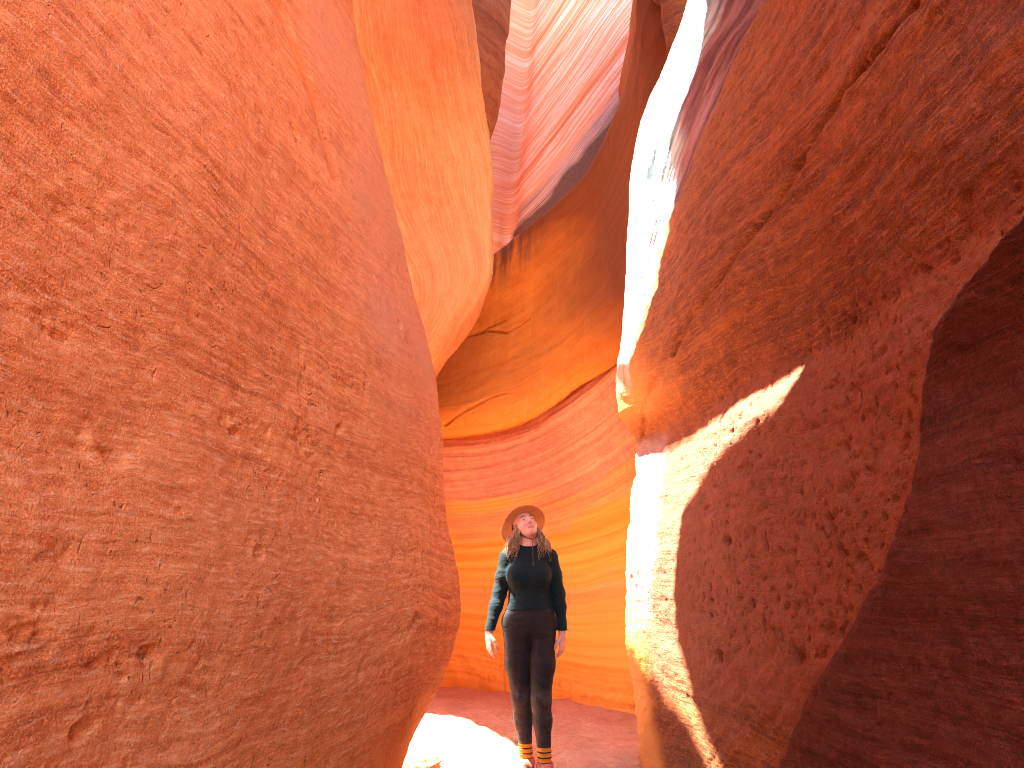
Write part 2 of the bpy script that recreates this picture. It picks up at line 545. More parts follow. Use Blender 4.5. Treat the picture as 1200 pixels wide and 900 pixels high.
ctrl = [[at(px, py, y) for px, py, y in zip(pr, rr, ys)] for pr, rr in zip(pxs, rows)]
ctrl = [r + [r[-1] + W(1.0, -.3, .9)] + [r[-1] + W(2.2, -.8, 1.6)] for r in ctrl]
ctrl = [[p + W(-.5 if j == 0 else 0, 0, 0) for j, p in enumerate(r)] for r in ctrl]
for up in (1.6, 3.5):
    ctrl.append([p + W(.2, .3, up) for p in ctrl[9]])
w = Wall(ctrl, [16] + [30] * 8 + [16, 8], [20, 24, 56, 56, 56, 24, 12])
P = w.pts()
d = 0.03 * fbm(P * 0.7, 2) + 0.010 * fbm(np.stack([w.U.ravel() * .15, w.V.ravel() * 4, 0 * P[:, 0]], -1), 4) + 0.005 * fbm(P * 6, 3)
wob = w.field(0.12 * fbm(P * 1.5, 3))
lav = sstep(3.6, 3.75, w.ri + wob) * sstep(4.2, 3.95, w.ri + wob) * sstep(2.0, 2.3, w.ci)
slate = sstep(3.80, 3.60, w.ri + wob) * sstep(1.95, 2.1, w.ci)
crease = w.line_dist([w.P[i, 44] for i in range(0, w.shape[0], 12)])
d = w.field(d) - 0.10 * np.exp(-(crease / .12) ** 2)
w.displace(d)
o = w.build('striped_cliff', M_stripe, (0, 4, 0), dict(lavender=lav, slate=slate, soft=sstep(2.15, 1.9, w.ci)))
tag(o, 'pale pink and red striped cliff high at the back of the slot', 'cliff')

# ------------------------------------------------------------------ MIDDLE AMBER BOWL (overhangs the lower wall)
lip = [(440, 518, 8.3), (515, 512, 8.1), (560, 506, 8.0), (600, 499, 7.85), (640, 479, 7.65), (682, 449, 7.4), (722, 424, 7.1), (775, 385, 6.95), (840, 340, 6.9)]
arc = [(470, 362, 9.2), (535, 332, 9.1), (577, 300, 9.0), (610, 274, 8.9), (642, 249, 8.8), (692, 195, 8.6), (726, 118, 8.4), (742, 40, 8.2), (752, -60, 8.1)]
ctrl = []
L = [at(a_, b_, c_ + .22) for a_, b_, c_ in lip]
A = [at(*p) for p in arc]
ctrl.append([p + W(.05, 1.0, .0) for p in L])
ctrl.append([p + W(.01, .40, .05) for p in L])
ctrl.append(L)
for t, bow in ((.13, -.16), (.35, .10), (.62, .20), (.86, .08)):
    r = []
    for l, a in zip(L, A):
        r.append(l * (1 - t) + a * t + W(0, bow, 0))
    ctrl.append(r)
ctrl.append(A)
ctrl.append([a + W(.0, .35, .02) for a in A])
ctrl.append([a + W(.05, 1.2, -.25) for a in A])
# pieces right of the visible field, rising behind the right wall
for r in ctrl:
    r.append(r[-1] + W(.9, -.2, .5))
w = Wall(ctrl, [10, 14, 22, 50, 60, 60, 26, 16, 8], [16, 50, 50, 50, 50, 50, 50, 30, 10])
P = w.pts()
d = 0.05 * fbm(P * 0.8 + 2, 3) + 0.008 * fbm(P * 5, 4) + 0.005 * fbm(np.stack([w.U.ravel() * 7, w.V.ravel() * .8, 0 * P[:, 0]], -1), 3)
d = w.field(d)
for pts_ in ([(522, 402), (545, 392), (570, 386), (592, 388), (606, 380), (618, 372)], [(545, 392), (572, 382), (590, 375)],
             [(520, 500), (545, 478), (575, 462), (590, 458)]):
    ld = w.line_dist([w.pick(*q) for q in pts_]) + .5 * np.abs(w.field(0.02 * fbm(P * 8, 3)))
    d = d - 0.11 * np.exp(-(ld / .016) ** 2)
wob = w.field(fbm(P * 1.0 + 4, 4))
varn = sstep(5.4, 6.6, w.ri + .5 * wob) * sstep(4.6, 3.2, w.ci + .4 * wob) * sstep(7.9, 7.2, w.ri)
brown = np.clip(sstep(5.9, 6.9, w.ri + .3 * wob) * sstep(2.6, 3.4, w.ci) + sstep(4.2, 6.2, w.ci + .45 * w.ri - 1.6 + .5 * wob), 0, 1) * .9
w.displace(d)
o = w.build('rock_alcove', M_mid, (0, 1.2, 0), dict(varnish=varn, brown=brown))
tag(o, 'glowing amber hollow rock face with dark cracks above the banded wall', 'rock face')

# ------------------------------------------------------------------ LOWER BANDED WALL behind the person
rows = [
    [(450, 470, 9.7), (510, 466, 9.5), (570, 460, 9.3), (630, 440, 9.0), (690, 405, 8.6), (740, 365, 8.2), (800, 320, 8.1)],
    [(450, 520, 9.0), (510, 516, 8.8), (570, 512, 8.6), (630, 494, 8.3), (690, 455, 7.8), (740, 405, 7.45), (800, 350, 7.3)],
    [(450, 556, 8.9), (512, 555, 8.75), (570, 548, 8.55), (630, 530, 8.3), (690, 496, 7.8), (745, 445, 7.4), (800, 390, 7.2)],
    [(450, 596, 8.85), (514, 594, 8.7), (570, 590, 8.5), (632, 576, 8.25), (692, 548, 7.75), (750, 505, 7.3), (800, 450, 7.1)],
    [(450, 636, 8.8), (518, 634, 8.7), (574, 632, 8.5), (634, 624, 8.2), (694, 606, 7.7), (752, 575, 7.2), (800, 540, 7.0)],
    [(450, 690, 8.8), (524, 688, 8.7), (578, 690, 8.5), (636, 690, 8.15), (696, 684, 7.6), (752, 668, 7.1), (800, 650, 6.9)],
    [(450, 740, 8.8), (530, 742, 8.7), (582, 748, 8.45), (640, 758, 8.05), (698, 766, 7.5), (752, 770, 7.0), (800, 775, 6.8)],
    [(450, 785, 8.75), (534, 788, 8.6), (586, 800, 8.35), (642, 815, 7.9), (700, 828, 7.35), (752, 838, 6.9), (800, 850, 6.7)],
]
ctrl = [[at(*p) for p in r] for r in rows][::-1]
ctrl = [[p + W(0, 0, -.7) for p in ctrl[0]]] + ctrl
w = Wall(ctrl, [8, 40, 40, 40, 40, 40, 40, 24], [30, 70, 70, 70, 70, 30])
P = w.pts()
fl = fbm(np.stack([w.U.ravel() * .25, w.V.ravel() * 9, 0 * P[:, 0] + 2], -1), 5)
d = 0.03 * fbm(P * 0.9 + 6, 3) + 0.022 * fl + 0.008 * fbm(P * 6, 3)
wob = w.field(0.3 * fbm(P * 1.0 + 1, 3) + .25 * fl)
# amber stone below, purple-red bands above, the line between them dips to the left
lim = 5.15 - 0.12 * (w.ci - 1) + wob
amber = sstep(lim + .25, lim - .35, w.ri)
amber = np.clip(amber - .55 * sstep(.5, .75, np.sin(w.ri * 3.1 + 2.5 * wob) * .5 + .5) * sstep(2.2, 3.4, w.ri), 0, 1)
rough_foot = sstep(2.0, 1.4, w.ri + .6 * wob)
d = w.field(d) + rough_foot * w.field(0.03 * fbm(P * 7, 4))
w.displace(d)
o = w.build('banded_wall', M_low, (0, 1.5, 0), dict(amber=amber))
tag(o, 'curved purple and orange banded wall behind the standing woman', 'rock wall', kind='thing')

# ------------------------------------------------------------------ RIGHT WALL
# nose (px, py, Y), arris offset (dx, dy), x at Y = 3
RW = [((752, 900, 4.85), (.06, -.30), 1.24), ((747, 848, 5.05), (.06, -.30), 1.26), ((739, 790, 5.2), (.06, -.32), 1.29),
      ((734, 722, 5.3), (.06, -.35), 1.34), ((736, 655, 5.3), (.06, -.35), 1.38), ((745, 595, 5.4), (.06, -.35), 1.45),
      ((753, 550, 5.55), (.07, -.35), 1.49), ((753, 519, 5.6), (.09, -.38), 1.555), ((735, 492, 5.5), (.07, -.32), 1.535),
      ((724, 450, 5.4), (.06, -.20), 1.52), ((727, 400, 5.45), (.07, -.16), 1.53), ((733, 320, 5.6), (.22, -.22), 1.56),
      ((738, 240, 5.8), (.42, -.50), 1.72), ((741, 190, 5.9), (.60, -.85), 1.86), ((760, 120, 6.05), (.78, -.95), 2.1),
      ((783, 68, 6.2), (.95, -1.0), 2.35), ((807, 0, 6.4), (1.05, -1.0), 2.6)]


def rrow(n, a, x3):
    z = n[2]
    A_ = n + W(a[0], a[1], 0)
    r = [n + W(1.5, 1.9, 0), n + W(.75, .95, 0), n + W(.2, .32, 0), n, n + W(a[0] * .5 - .03, a[1] * .6, 0), A_]
    x3 = max(x3, A_[0] + .06)
    nxt = W(A_[0] + (x3 - A_[0]) * .60, 3.85, z)
    e_ = (nxt - A_) / np.linalg.norm(nxt - A_)
    e1 = min(.45, max(.14, .8 * math.hypot(*a)))
    r.append(A_ + e_ * e1)
    r.append(A_ + e_ * min(3 * e1, .6 * np.linalg.norm(nxt - A_)))
    for Y, t in ((3.85, .60), (3.0, 1.0)):
        r.append(W(A_[0] + (x3 - A_[0]) * t, Y, z))
    for Y, e in ((2.2, .06), (1.2, .10), (0.2, .12), (-1.2, .25), (-3.2, .8)):
        r.append(W(x3 + e, Y, z))
    return r


ctrl = [rrow(W(.82, 4.8, -.7), (.06, -.3), 1.24)] + [rrow(at(*n), a, x) for n, a, x in RW]
ctrl += [rrow(W(2.5, 6.5, 9.2), (1.1, -1.0), 3.1), rrow(W(2.8, 6.6, 11), (1.1, -1.0), 3.5)]
w = Wall(ctrl, [8] + [30, 30, 36, 36, 34, 28, 22, 20, 24, 30, 40, 40, 36, 40, 36, 40] + [12, 8], [6, 8, 14, 30, 40, 32, 46, 70, 100, 110, 80, 24, 10, 6])
P = w.pts()
zz = P[:, 2] + 0.12 * perlin(P * 0.8)
upper = sstep(2.25, 2.6, P[:, 2])
d = 0.05 * fbm(P * 0.8 + 11, 4) + 0.012 * fbm(P * W(3.5, 3.5, 5), 4) + 0.006 * fbm(P * 16, 3)
d = d + (0.006 + .004 * upper) * fbm(np.stack([P[:, 0] * .6, P[:, 1] * .6, zz * 14], -1), 4)
pm = fbm(P * W(9, 9, 10) + 2, 2)
pt = (1 - upper) * sstep(.6, 1.0, P[:, 2]) * (.25 + .75 * sstep(4.5, 4.1, P[:, 1]))
d = d - 0.032 * sstep(0.40, 0.8, pm) * pt * sstep(-.1, .4, fbm(P * 1.3, 2)) - 0.018 * sstep(.28, .7, fbm(P * 24, 2)) * pt
d = d - .085 * np.exp(-((P[:, 1] - 3.5) / .5) ** 2 - ((P[:, 2] - 2.52) / .22) ** 2)
# talus-like rough flank low on the wall: diagonal gullies
gl = (1 - sstep(.5, 1.1, P[:, 2])) * sstep(4.3, 3.8, P[:, 1])
d = d + gl * 0.03 * fbm(np.stack([P[:, 0] * 2, (P[:, 1] + P[:, 2] * 1.2) * 7, P[:, 2] * 2], -1), 4)
# flutes on the tall face next to the arris
flute = (w.ci > 2.6) * sstep(5.15, 4.9, w.ci) * sstep(10.5, 12.2, w.ri)
d = w.field(d) * (1 - .7 * flute) + flute * sstep(10.8, 14.5, w.ri) * w.field(0.022 * fbm(np.stack([w.ci.ravel() * 9, w.ri.ravel() * .45, 0 * P[:, 0]], -1), 4))
# long diagonal joint with a hole, a second one below it
for pts_, dep, wd in (([(1072, 0), (1030, 60), (985, 110), (935, 190), (880, 268), (842, 325), (806, 368), (780, 420)], .065, .022),
                      ([(1010, 20), (985, 60), (950, 100)], .02, .02), ([(795, 385), (775, 430), (757, 470), (756, 512)], .03, .03), ([(758, 208), (766, 165), (777, 118)], .13, .03)):
    ld = w.line_dist([w.pick(*q) for q in pts_]) + np.abs(w.field(0.035 * fbm(P * 5, 3)))
    d = d - dep * np.exp(-(ld / wd) ** 2)
hc = w.pick(931, 191)
d = d - 0.17 * np.exp(-(np.linalg.norm((w.P - hc) * W(1, .7, 1.6), axis=2) / .035) ** 2)
for (px, py, r, dep) in [(848, 635, .06, .04), (840, 770, .06, .035), (925, 770, .07, .04), (965, 735, .05, .03), (985, 570, .05, .025), (1000, 655, .05, .025)]:
    c = w.pick(px, py)
    rr = np.linalg.norm((w.P - c) * W(1, .8, 1.3), axis=2) + w.field(.3 * r * fbm(P * 14, 3))
    d = d - dep * (1 - sstep(r * .3, r, rr))
wob = w.field(fbm(P * 1.2 + 3, 4))
smoothface = flute
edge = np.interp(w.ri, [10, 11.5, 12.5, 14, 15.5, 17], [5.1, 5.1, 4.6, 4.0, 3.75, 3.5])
strip_light = sstep(edge + .35, edge, w.ci + .2 * wob) * sstep(9.3, 10.2, w.ri) * (w.ci > 2.2)  # painted sun strip, trimmed to its lit edge
patch_light = sstep(6.0, 5.0, w.ci + .5 * wob) * sstep(2.36, 2.14, w.P[..., 2]) * sstep(.75, 1.2, w.P[..., 2])  # painted brightening on the nose where the lower sun patch falls
bz = w.P[..., 2]
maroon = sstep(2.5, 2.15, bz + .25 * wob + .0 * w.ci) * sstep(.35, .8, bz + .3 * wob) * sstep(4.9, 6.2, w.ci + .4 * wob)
och = sstep(1.15, .70, bz + .25 * wob) * sstep(5.4, 4.4, w.ci + .3 * wob) + .8 * sstep(3.4, 2.7, bz + .2 * wob) * sstep(2.3, 2.5, bz) * sstep(7.4, 5.4, w.ci)
w.displace(d)
o = w.build('canyon_wall', M_right, (5, 0, 0), dict(smoothface=smoothface, sun_strip=strip_light, ochre=np.clip(och, 0, 1), maroon=maroon, patch_light=patch_light))
tag(o, 'deep red sandstone wall on the right with white sunlit strip', 'rock wall', kind='thing')

# near bulge at the right edge, its deep shade painted dark maroon
nn = [at(*p) for p in [(880, 985, 3.75), (905, 925, 3.46), (930, 860, 3.2), (960, 800, 2.98), (1000, 740, 2.72), (1045, 650, 2.44), (1078, 560, 2.3), (1086, 455, 2.25),
                       (1100, 385, 2.08), (1150, 312, 1.82), (1212, 248, 1.58), (1300, 165, 1.32)]]
nn = [nn[0] + W(.05, .1, -.4)] + nn + [W(1.75, .9, 2.75), W(2.3, .7, 3.1)]
offs = [(.7, .6), (.28, .34), (.08, .15), (0, 0), (-.01, -.12), (.02, -.4), (.07, -.9), (.10, -1.6), (.2, -2.6), (.9, -4)]
ctrl = [[n + W(dx, dy, 0) for dx, dy in offs] for n in nn]
w = Wall(ctrl, [8] + [34] * 11 + [12, 8], [6, 10, 16, 24, 60, 70, 60, 20, 8])
P = w.pts()
d = 0.02 * fbm(P * 1.0 + 4, 3) + 0.006 * fbm(P * W(4, 4, 8), 4) + 0.005 * fbm(np.stack([P[:, 0], P[:, 1], P[:, 2] * 22], -1), 4) + .006 * fbm(P * 18, 3)
w.displace(w.field(d))
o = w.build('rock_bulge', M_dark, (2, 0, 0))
tag(o, 'dark maroon rock bulge at the right edge, deep shade painted in', 'rock bulge')

# small red rib between amber alcove and the sunlit strip
nn = [W(1.4, 7.1, 3.0), at(800, 160, 7.1), at(790, 105, 7.1), at(784, 68, 7.1), at(778, 33, 7.1), at(773, 0, 7.1), at(770, -40, 7.1), W(1.5, 7.1, 9.5), W(1.6, 7.1, 11)]
offs = [(.5, .9), (.15, .35), (0, 0), (.06, -.10), (.3, -.22), (.8, -.3), (1.6, -.2)]
ctrl = [[n + W(dx, dy, 0) for dx, dy in offs] for n in nn]
w = Wall(ctrl, 16, [8, 12, 14, 20, 20, 10])
P = w.pts()
w.displace(w.field(0.03 * fbm(P * 1.5, 3) + .008 * fbm(P * 7, 3)))
o = w.build('rock_rib', M_right, (1.5, .8, 0), {k: np.zeros(w.shape) for k in ('smoothface', 'sun_strip', 'ochre', 'maroon', 'patch_light')})
tag(o, 'small red rib at the top, left of the sunlit white strip', 'rock rib')

# ------------------------------------------------------------------ CANYON FLOOR
def axis(lo, hi, step, far):
    a = np.arange(lo, hi, step)
    k = np.geomspace(.1, far, 26)
    return np.concatenate([lo - k[::-1], a, hi + k])


gx, gy = axis(-2.2, 2.2, .022, 300), axis(2.5, 10.5, .026, 300)
X, Y = np.meshgrid(gx, gy)
P = np.stack([X.ravel(), Y.ravel(), np.zeros(X.size)], -1)
near = sstep(30, 6, np.hypot(P[:, 0], P[:, 1] - 5))
h = near * (0.035 * fbm(P * 1.1, 3) + 0.018 * fbm(P * 5, 4) + .006 * fbm(P * 18, 3))
for k in range(60):     # trodden hollows
    cx, cy = rng.uniform(-1, 1.2), rng.uniform(3.5, 8.5)
    r = rng.uniform(.06, .13)
    dd = np.hypot((P[:, 0] - cx), (P[:, 1] - cy) * .6) / r
    h -= .014 * np.exp(-dd ** 2 * 1.5)
flat = np.exp(-((P[:, 0] - .15) ** 2 + (P[:, 1] - 4.75) ** 2) / .12)
h = h * (1 - flat)
P[:, 2] = h
idx = np.arange(P.shape[0]).reshape(X.shape)
q = np.stack([idx[:-1, :-1], idx[:-1, 1:], idx[1:, 1:], idx[1:, :-1]], -1).reshape(-1, 4)
floor = mesh_obj('sand_floor', P, q, M_sand)
tag(floor, 'trampled red sand floor of the slot canyon', 'ground', kind='structure')

# ------------------------------------------------------------------ small foreground stone
def stone(name, loc, r, mat, seed):
    n1, n2 = 40, 60
    th = np.linspace(0.02, math.pi - .02, n1)
    ph = np.linspace(0, 2 * math.pi, n2, endpoint=False)
    T, F = np.meshgrid(th, ph, indexing='ij')
    p = np.stack([np.sin(T) * np.cos(F), np.sin(T) * np.sin(F), np.cos(T)], -1).reshape(-1, 3)
    rr = 1 + .28 * fbm(p * 1.3 + seed, 3) + .08 * fbm(p * 5 + seed, 3)
    v = p * rr[:, None] * np.array(r) + np.array(loc)
    i = np.arange(n1 * n2).reshape(n1, n2)
    q = np.stack([i[:-1], i[1:], np.roll(i[1:], -1, 1), np.roll(i[:-1], -1, 1)], -1).reshape(-1, 4)
    return mesh_obj(name, v, q, mat, uv=np.stack([v[:, 0], v[:, 2], v[:, 1]], -1))


o = stone('stone', at(492, 899, 4.75) + W(0, .05, 0), (.13, .13, .055), M_rib, 3.0)
tag(o, 'small brown stone lying at the foot of the left wall', 'stone')


# ------------------------------------------------------------------ implicit-surface modelling for the figure
def smin(a, b, k):
    h = np.clip(.5 + .5 * (b - a) / k, 0, 1)
    return b * (1 - h) + a * h - k * h * (1 - h)


def cone(p, a, b, r1, r2):
    a, b = np.asarray(a, np.float32), np.asarray(b, np.float32)
    ab = b - a
    h = np.clip((p - a) @ ab / (ab @ ab), 0, 1)
    return np.linalg.norm(p - a - h[:, None] * ab, axis=1) - (r1 + (r2 - r1) * h)


def ell(p, c, r, R=None):
    q = p - np.asarray(c, np.float32)
    if R is not None:
        q = q @ R
    r = np.asarray(r, np.float32)
    k0 = np.linalg.norm(q / r, axis=1)
    k1 = np.linalg.norm(q / (r * r), axis=1) + 1e-9
    return k0 * (k0 - 1) / k1


def chain(p, pts, rads, k=.02):
    d = None
    for i in range(len(pts) - 1):
        c = cone(p, pts[i], pts[i + 1], rads[i], rads[i + 1])
        d = c if d is None else smin(d, c, k)
    return d


def surface_nets(f, lo, hi, h):
    lo, hi = np.array(lo, float), np.array(hi, float)
    B = 10
    nb = np.ceil((hi - lo) / (h * B)).astype(int)
    n = nb * B + 1
    V = np.empty(n, np.float32)
    ax = [lo[k] + h * B * (np.arange(nb[k]) + .5) for k in range(3)]
    cen = np.stack(np.meshgrid(*ax, indexing='ij'), -1).reshape(-1, 3).astype(np.float32)
    fc = f(cen).reshape(nb)
    V[:] = 1
    V[:-1, :-1, :-1] = np.repeat(np.repeat(np.repeat(np.sign(fc), B, 0), B, 1), B, 2)
    act = np.argwhere(np.abs(fc) < h * B * 1.35)
    off = np.stack(np.meshgrid(*[np.arange(B + 1)] * 3, indexing='ij'), -1).reshape(-1, 3)
    for s in range(0, len(act), 400):
        ii = (act[s:s + 400] * B)[:, None, :] + off[None]
        ii = ii.reshape(-1, 3)
        V[ii[:, 0], ii[:, 1], ii[:, 2]] = f((lo + ii * h).astype(np.float32))
    S = V < 0
    corners = [(i, j, k) for i in (0, 1) for j in (0, 1) for k in (0, 1)]
    sl = lambda A, c: A[c[0]:A.shape[0] - 1 + c[0], c[1]:A.shape[1] - 1 + c[1], c[2]:A.shape[2] - 1 + c[2]]
    cnt = sum(sl(S, c).astype(np.int8) for c in corners)
    cells = np.argwhere((cnt > 0) & (cnt < 8))
    acc = np.zeros((len(cells), 3))
    num = np.zeros(len(cells))
    for c1 in corners:
        for k in range(3):
            if c1[k] == 0:
                c2 = list(c1)
                c2[k] = 1
                a = V[tuple((cells + c1).T)]
                b = V[tuple((cells + c2).T)]
                m = (a < 0) != (b < 0)
                t = np.where(m, a / np.where(m, a - b, 1), 0)
                pt = np.repeat(np.array(c1, float)[None], len(cells), 0)
                pt[:, k] = t
                acc += pt * m[:, None]
                num += m
    verts = lo + (cells + acc / num[:, None]) * h
    ID = -np.ones(cnt.shape, np.int64)
    ID[tuple(cells.T)] = np.arange(len(cells))
    faces = []
    for k in range(3):
        a = [slice(None)] * 3
        b = [slice(None)] * 3
        a[k] = slice(0, -1)
        b[k] = slice(1, None)
        d = S[tuple(a)].astype(np.int8) - S[tuple(b)].astype(np.int8)
        e = np.argwhere(d != 0)
        k1, k2 = (k + 1) % 3, (k + 2) % 3
        e = e[(e[:, k1] > 0) & (e[:, k2] > 0) & (e[:, k1] < n[k1] - 1) & (e[:, k2] < n[k2] - 1)]
        dd = d[tuple(e.T)]
        q = []
        for o1, o2 in ((-1, -1), (0, -1), (0, 0), (-1, 0)):
            c = e.copy()
            c[:, k1] += o1
            c[:, k2] += o2
            q.append(ID[tuple(c.T)])
        q = np.stack(q, -1)
        q[dd < 0] = q[dd < 0][:, ::-1]
        faces.append(q)
    return verts, np.concatenate(faces)


# ------------------------------------------------------------------ the woman
ORG = W(.112, 4.76, 0)
PIV = np.array([.004, .012, 1.45])
RH = np.array(Euler((math.radians(-31), math.radians(-9), math.radians(18))).to_matrix())   # head tipped back, a little roll
HC = PIV + RH @ np.array([0, -.012, .082])


def to_head(p):
    return ((p - HC) @ RH).astype(np.float32)


def to_world(q):
    return np.asarray(q) @ RH.T + HC


ARM_L = [(-.142, .012, 1.325), (-.198, .028, 1.09), (-.262, -.020, .845)]
ARM_R = [(.146, .012, 1.325), (.196, .028, 1.09), (.218, -.020, .845)]


def sd_arms(p, e=0.0):
    d = None
    for A_ in (ARM_L, ARM_R):
        s, l, w_ = [np.array(x) for x in A_]
        fore = l * .68 + w_ * .32
        c = chain(p, [s, s * .5 + l * .5, l, fore, w_], [.048 + e, .042 + e, .036 + e, .034 + e, .024 + e], .03)
        d = c if d is None else np.minimum(d, c)
    return d


def sd_torso(p, e=0.0):
    d = ell(p, (.005, .010, .93), (.158 + e, .115 + e, .135 + e))
    d = smin(d, ell(p, (.003, .005, 1.08), (.127 + e, .095 + e, .14 + e)), .05)
    d = smin(d, ell(p, (.001, .012, 1.235), (.146 + e, .100 + e, .155 + e)), .05)
    for s in (-1, 1):
        d = smin(d, ell(p, (s * .072, -.066, 1.205), (.066 + e, .056 + e, .066 + e)), .055)
        d = smin(d, cone(p, (s * .02, .02, 1.382), (s * .138, .014, 1.328), .046 + e, .046 + e), .04)
        d = smin(d, ell(p, (s * .075, .075, .90), (.095 + e, .085 + e, .10 + e)), .04)
    return d


LEGS = [[(-.080, .0, .90), (-.072, .0, .66), (-.052, .005, .455), (-.040, .040, .33), (-.022, .065, .10)],
        [(.084, .0, .90), (.080, -.040, .66), (.072, -.072, .455), (.080, -.058, .33), (.090, -.055, .10)]]


def sd_legs(p, e=0.0):
    d = None
    for L_ in LEGS:
        c = chain(p, [np.array(x) for x in L_], [.090 + e, .078 + e, .056 + e, .049 + e, .034 + e], .03)
        c = smin(c, ell(p, np.array(L_[3]) + (0, .022, .01), (.046 + e, .042 + e, .10 + e)), .03)
        d = c if d is None else np.minimum(d, c)
    return d


def hand_local(side):
    w_ = np.array(ARM_L[2] if side < 0 else ARM_R[2])
    return w_


def sd_hands(p):
    d = None
    for side in (-1, 1):
        w_ = hand_local(side)
        # hand hangs down, palm turned to the thigh, thumb in front; x = away from the body
        ax = np.array([side * -.02, -.10, -1.0]); ax = ax / np.linalg.norm(ax)           # down the hand
        fr = np.array([side * -.45, -.89, .1]); fr = fr - ax * (fr @ ax); fr = fr / np.linalg.norm(fr)   # towards the thumb side
        nn_ = np.cross(ax, fr)
        nn_ = nn_ * np.sign(nn_[0] * -side)                                                # palm direction (to the body)
        Rm = np.stack([fr, nn_, ax], 1).astype(np.float32)
        c = ell(p, w_ + ax * .052, (.036, .0165, .050), Rm)
        c = smin(c, cone(p, w_, w_ + ax * .03, .0235, .022), .02)
        for k, (o_, l_, r_) in enumerate([(.027, .072, .0085), (.009, .082, .0088), (-.009, .076, .0084), (-.026, .060, .0076)]):
            b0 = w_ + ax * (.072 - abs(k - 1.2) * .004) + fr * o_
            b1 = b0 + (ax * .97 + nn_ * .12 + fr * o_ * 1.6) * l_ * .48
            b2 = b1 + (ax * .85 + nn_ * .50) * l_ * .30
            b3 = b2 + (ax * .62 + nn_ * .78) * l_ * .25
            f_ = chain(p, [b0, b1, b2, b3], [r_ * 1.08, r_, r_ * .94, r_ * .82], .004)
            c = smin(c, f_, .006)
        t0 = w_ + ax * .022 + fr * .022 + nn_ * .004
        t1 = t0 + ax * .030 + fr * .022 + nn_ * .012
        t2 = t1 + ax * .030 + fr * .006 + nn_ * .010
        t3 = t2 + ax * .020 - fr * .002 + nn_ * .006
        c = smin(c, chain(p, [t0, t1, t2, t3], [.015, .0115, .0100, .0082], .006), .012)
        d = c if d is None else np.minimum(d, c)
    return d


def sd_head(p):
    q = to_head(p)
    x = np.abs(q[:, 0])
    qs = np.stack([x, q[:, 1], q[:, 2]], -1)
    d = ell(q, (0, .018, .045), (.074, .092, .082))
    d = smin(d, ell(q, (0, -.028, -.012), (.062, .066, .080)), .03)          # face
    d = smin(d, ell(q, (0, -.040, -.066), (.043, .046, .040)), .03)          # jaw
    d = smin(d, ell(q, (0, -.074, -.090), (.019, .016, .015)), .018)         # chin
    d = smin(d, cone(qs, (.034, -.066, -.022), (.048, -.045, -.020), .020, .018), .02)   # cheekbones
    d = smin(d, cone(q, (0, -.090, .022), (0, -.112, -.018), .0075, .0105), .012)          # nose
    d = smin(d, cone(qs, (.0, -.106, -.022), (.011, -.098, -.024), .0085, .0060), .006)
    d = np.maximum(d, -cone(qs, (.0065, -.104, -.033), (.0065, -.104, -.026), .0032, .0032))   # nostrils
    d = smin(d, cone(qs, (.012, -.089, .034), (.042, -.076, .033), .0085, .007), .012)      # brow
    d = -smin(-d, ell(qs, (.031, -.094, .010), (.020, .012, .013)), .010)                   # eye socket
    d = smin(d, cone(qs, (.020, -.0865, .0165), (.043, -.0785, .0155), .0048, .0040), .004)   # upper lid
    d = smin(d, cone(qs, (.021, -.0835, .0015), (.041, -.0775, .0025), .0038, .0034), .004)   # lower lid
    d = smin(d, cone(qs, (.0, -.092, -.050), (.017, -.085, -.051), .0055, .0035), .005)     # upper lip
    d = smin(d, cone(qs, (.0, -.090, -.063), (.014, -.084, -.060), .0062, .0042), .005)     # lower lip
    d = -smin(-d, cone(qs, (.0, -.099, -.0568), (.021, -.087, -.0565), .0024, .0018), .003) # mouth line
    ear = ell(qs, (.073, .012, .0), (.010, .020, .031))
    d = smin(d, ear, .008)
    return d


def sd_neck(p):
    d = cone(p, (.0, .022, 1.36), to_world((0, .022, -.055)), .056, .051)
    return smin(d, cone(p, (.0, -.002, 1.385), to_world((0, -.012, -.070)), .045, .040), .03)


def sd_feet(p, e=0.0):
    d = None
    for (ax_, ay, _), yaw in ((LEGS[0][4], -.12), (LEGS[1][4], .16)):
        f = np.array([math.sin(yaw), -math.cos(yaw), 0])
        a0 = np.array([ax_, ay, .055])
        c = cone(p, a0 + (0, 0, .05), a0 - f * .025 + (0, 0, -.01), .036 + e, .035 + e)
        c = smin(c, cone(p, a0 - f * .02 + (0, 0, -.015), a0 + f * .15 + (0, 0, -.022), .034 + e, .030 + e), .03)
        d = c if d is None else np.minimum(d, c)
    return d


def sd_body(p):
    d = smin(sd_torso(p), sd_legs(p), .05)
    d = smin(d, sd_arms(p), .025)
    d = smin(d, sd_neck(p), .03)
    d = smin(d, sd_head(p), .015)
    d = smin(d, sd_hands(p), .008)
    return smin(d, sd_feet(p), .02)


def skin_mat():
    b = NB('skin')
    p = b.pos()
    n = b.noise(p, 25, 4)
    c = b.ramp(n, [(.3, (.50, .225, .145)), (.7, (.62, .31, .215))])
    c = b.mix(b.attr('lips'), c, (.42, .085, .075))
    c = b.mix(b.attr('brow'), c, (.12, .055, .03))
    c = b.mix(b.math('MULTIPLY', b.attr('blush'), .5), c, (.62, .19, .13))
    m = b.done(c, .5, b.bump(b.noise(p, 300, 3), .0008), .4)
    b.bsdf.inputs['Subsurface Weight'].default_value = .08
    b.bsdf.inputs['Subsurface Radius'].default_value = (.01, .004, .002)
    b.bsdf.inputs['Subsurface Scale'].default_value = .5
    return m


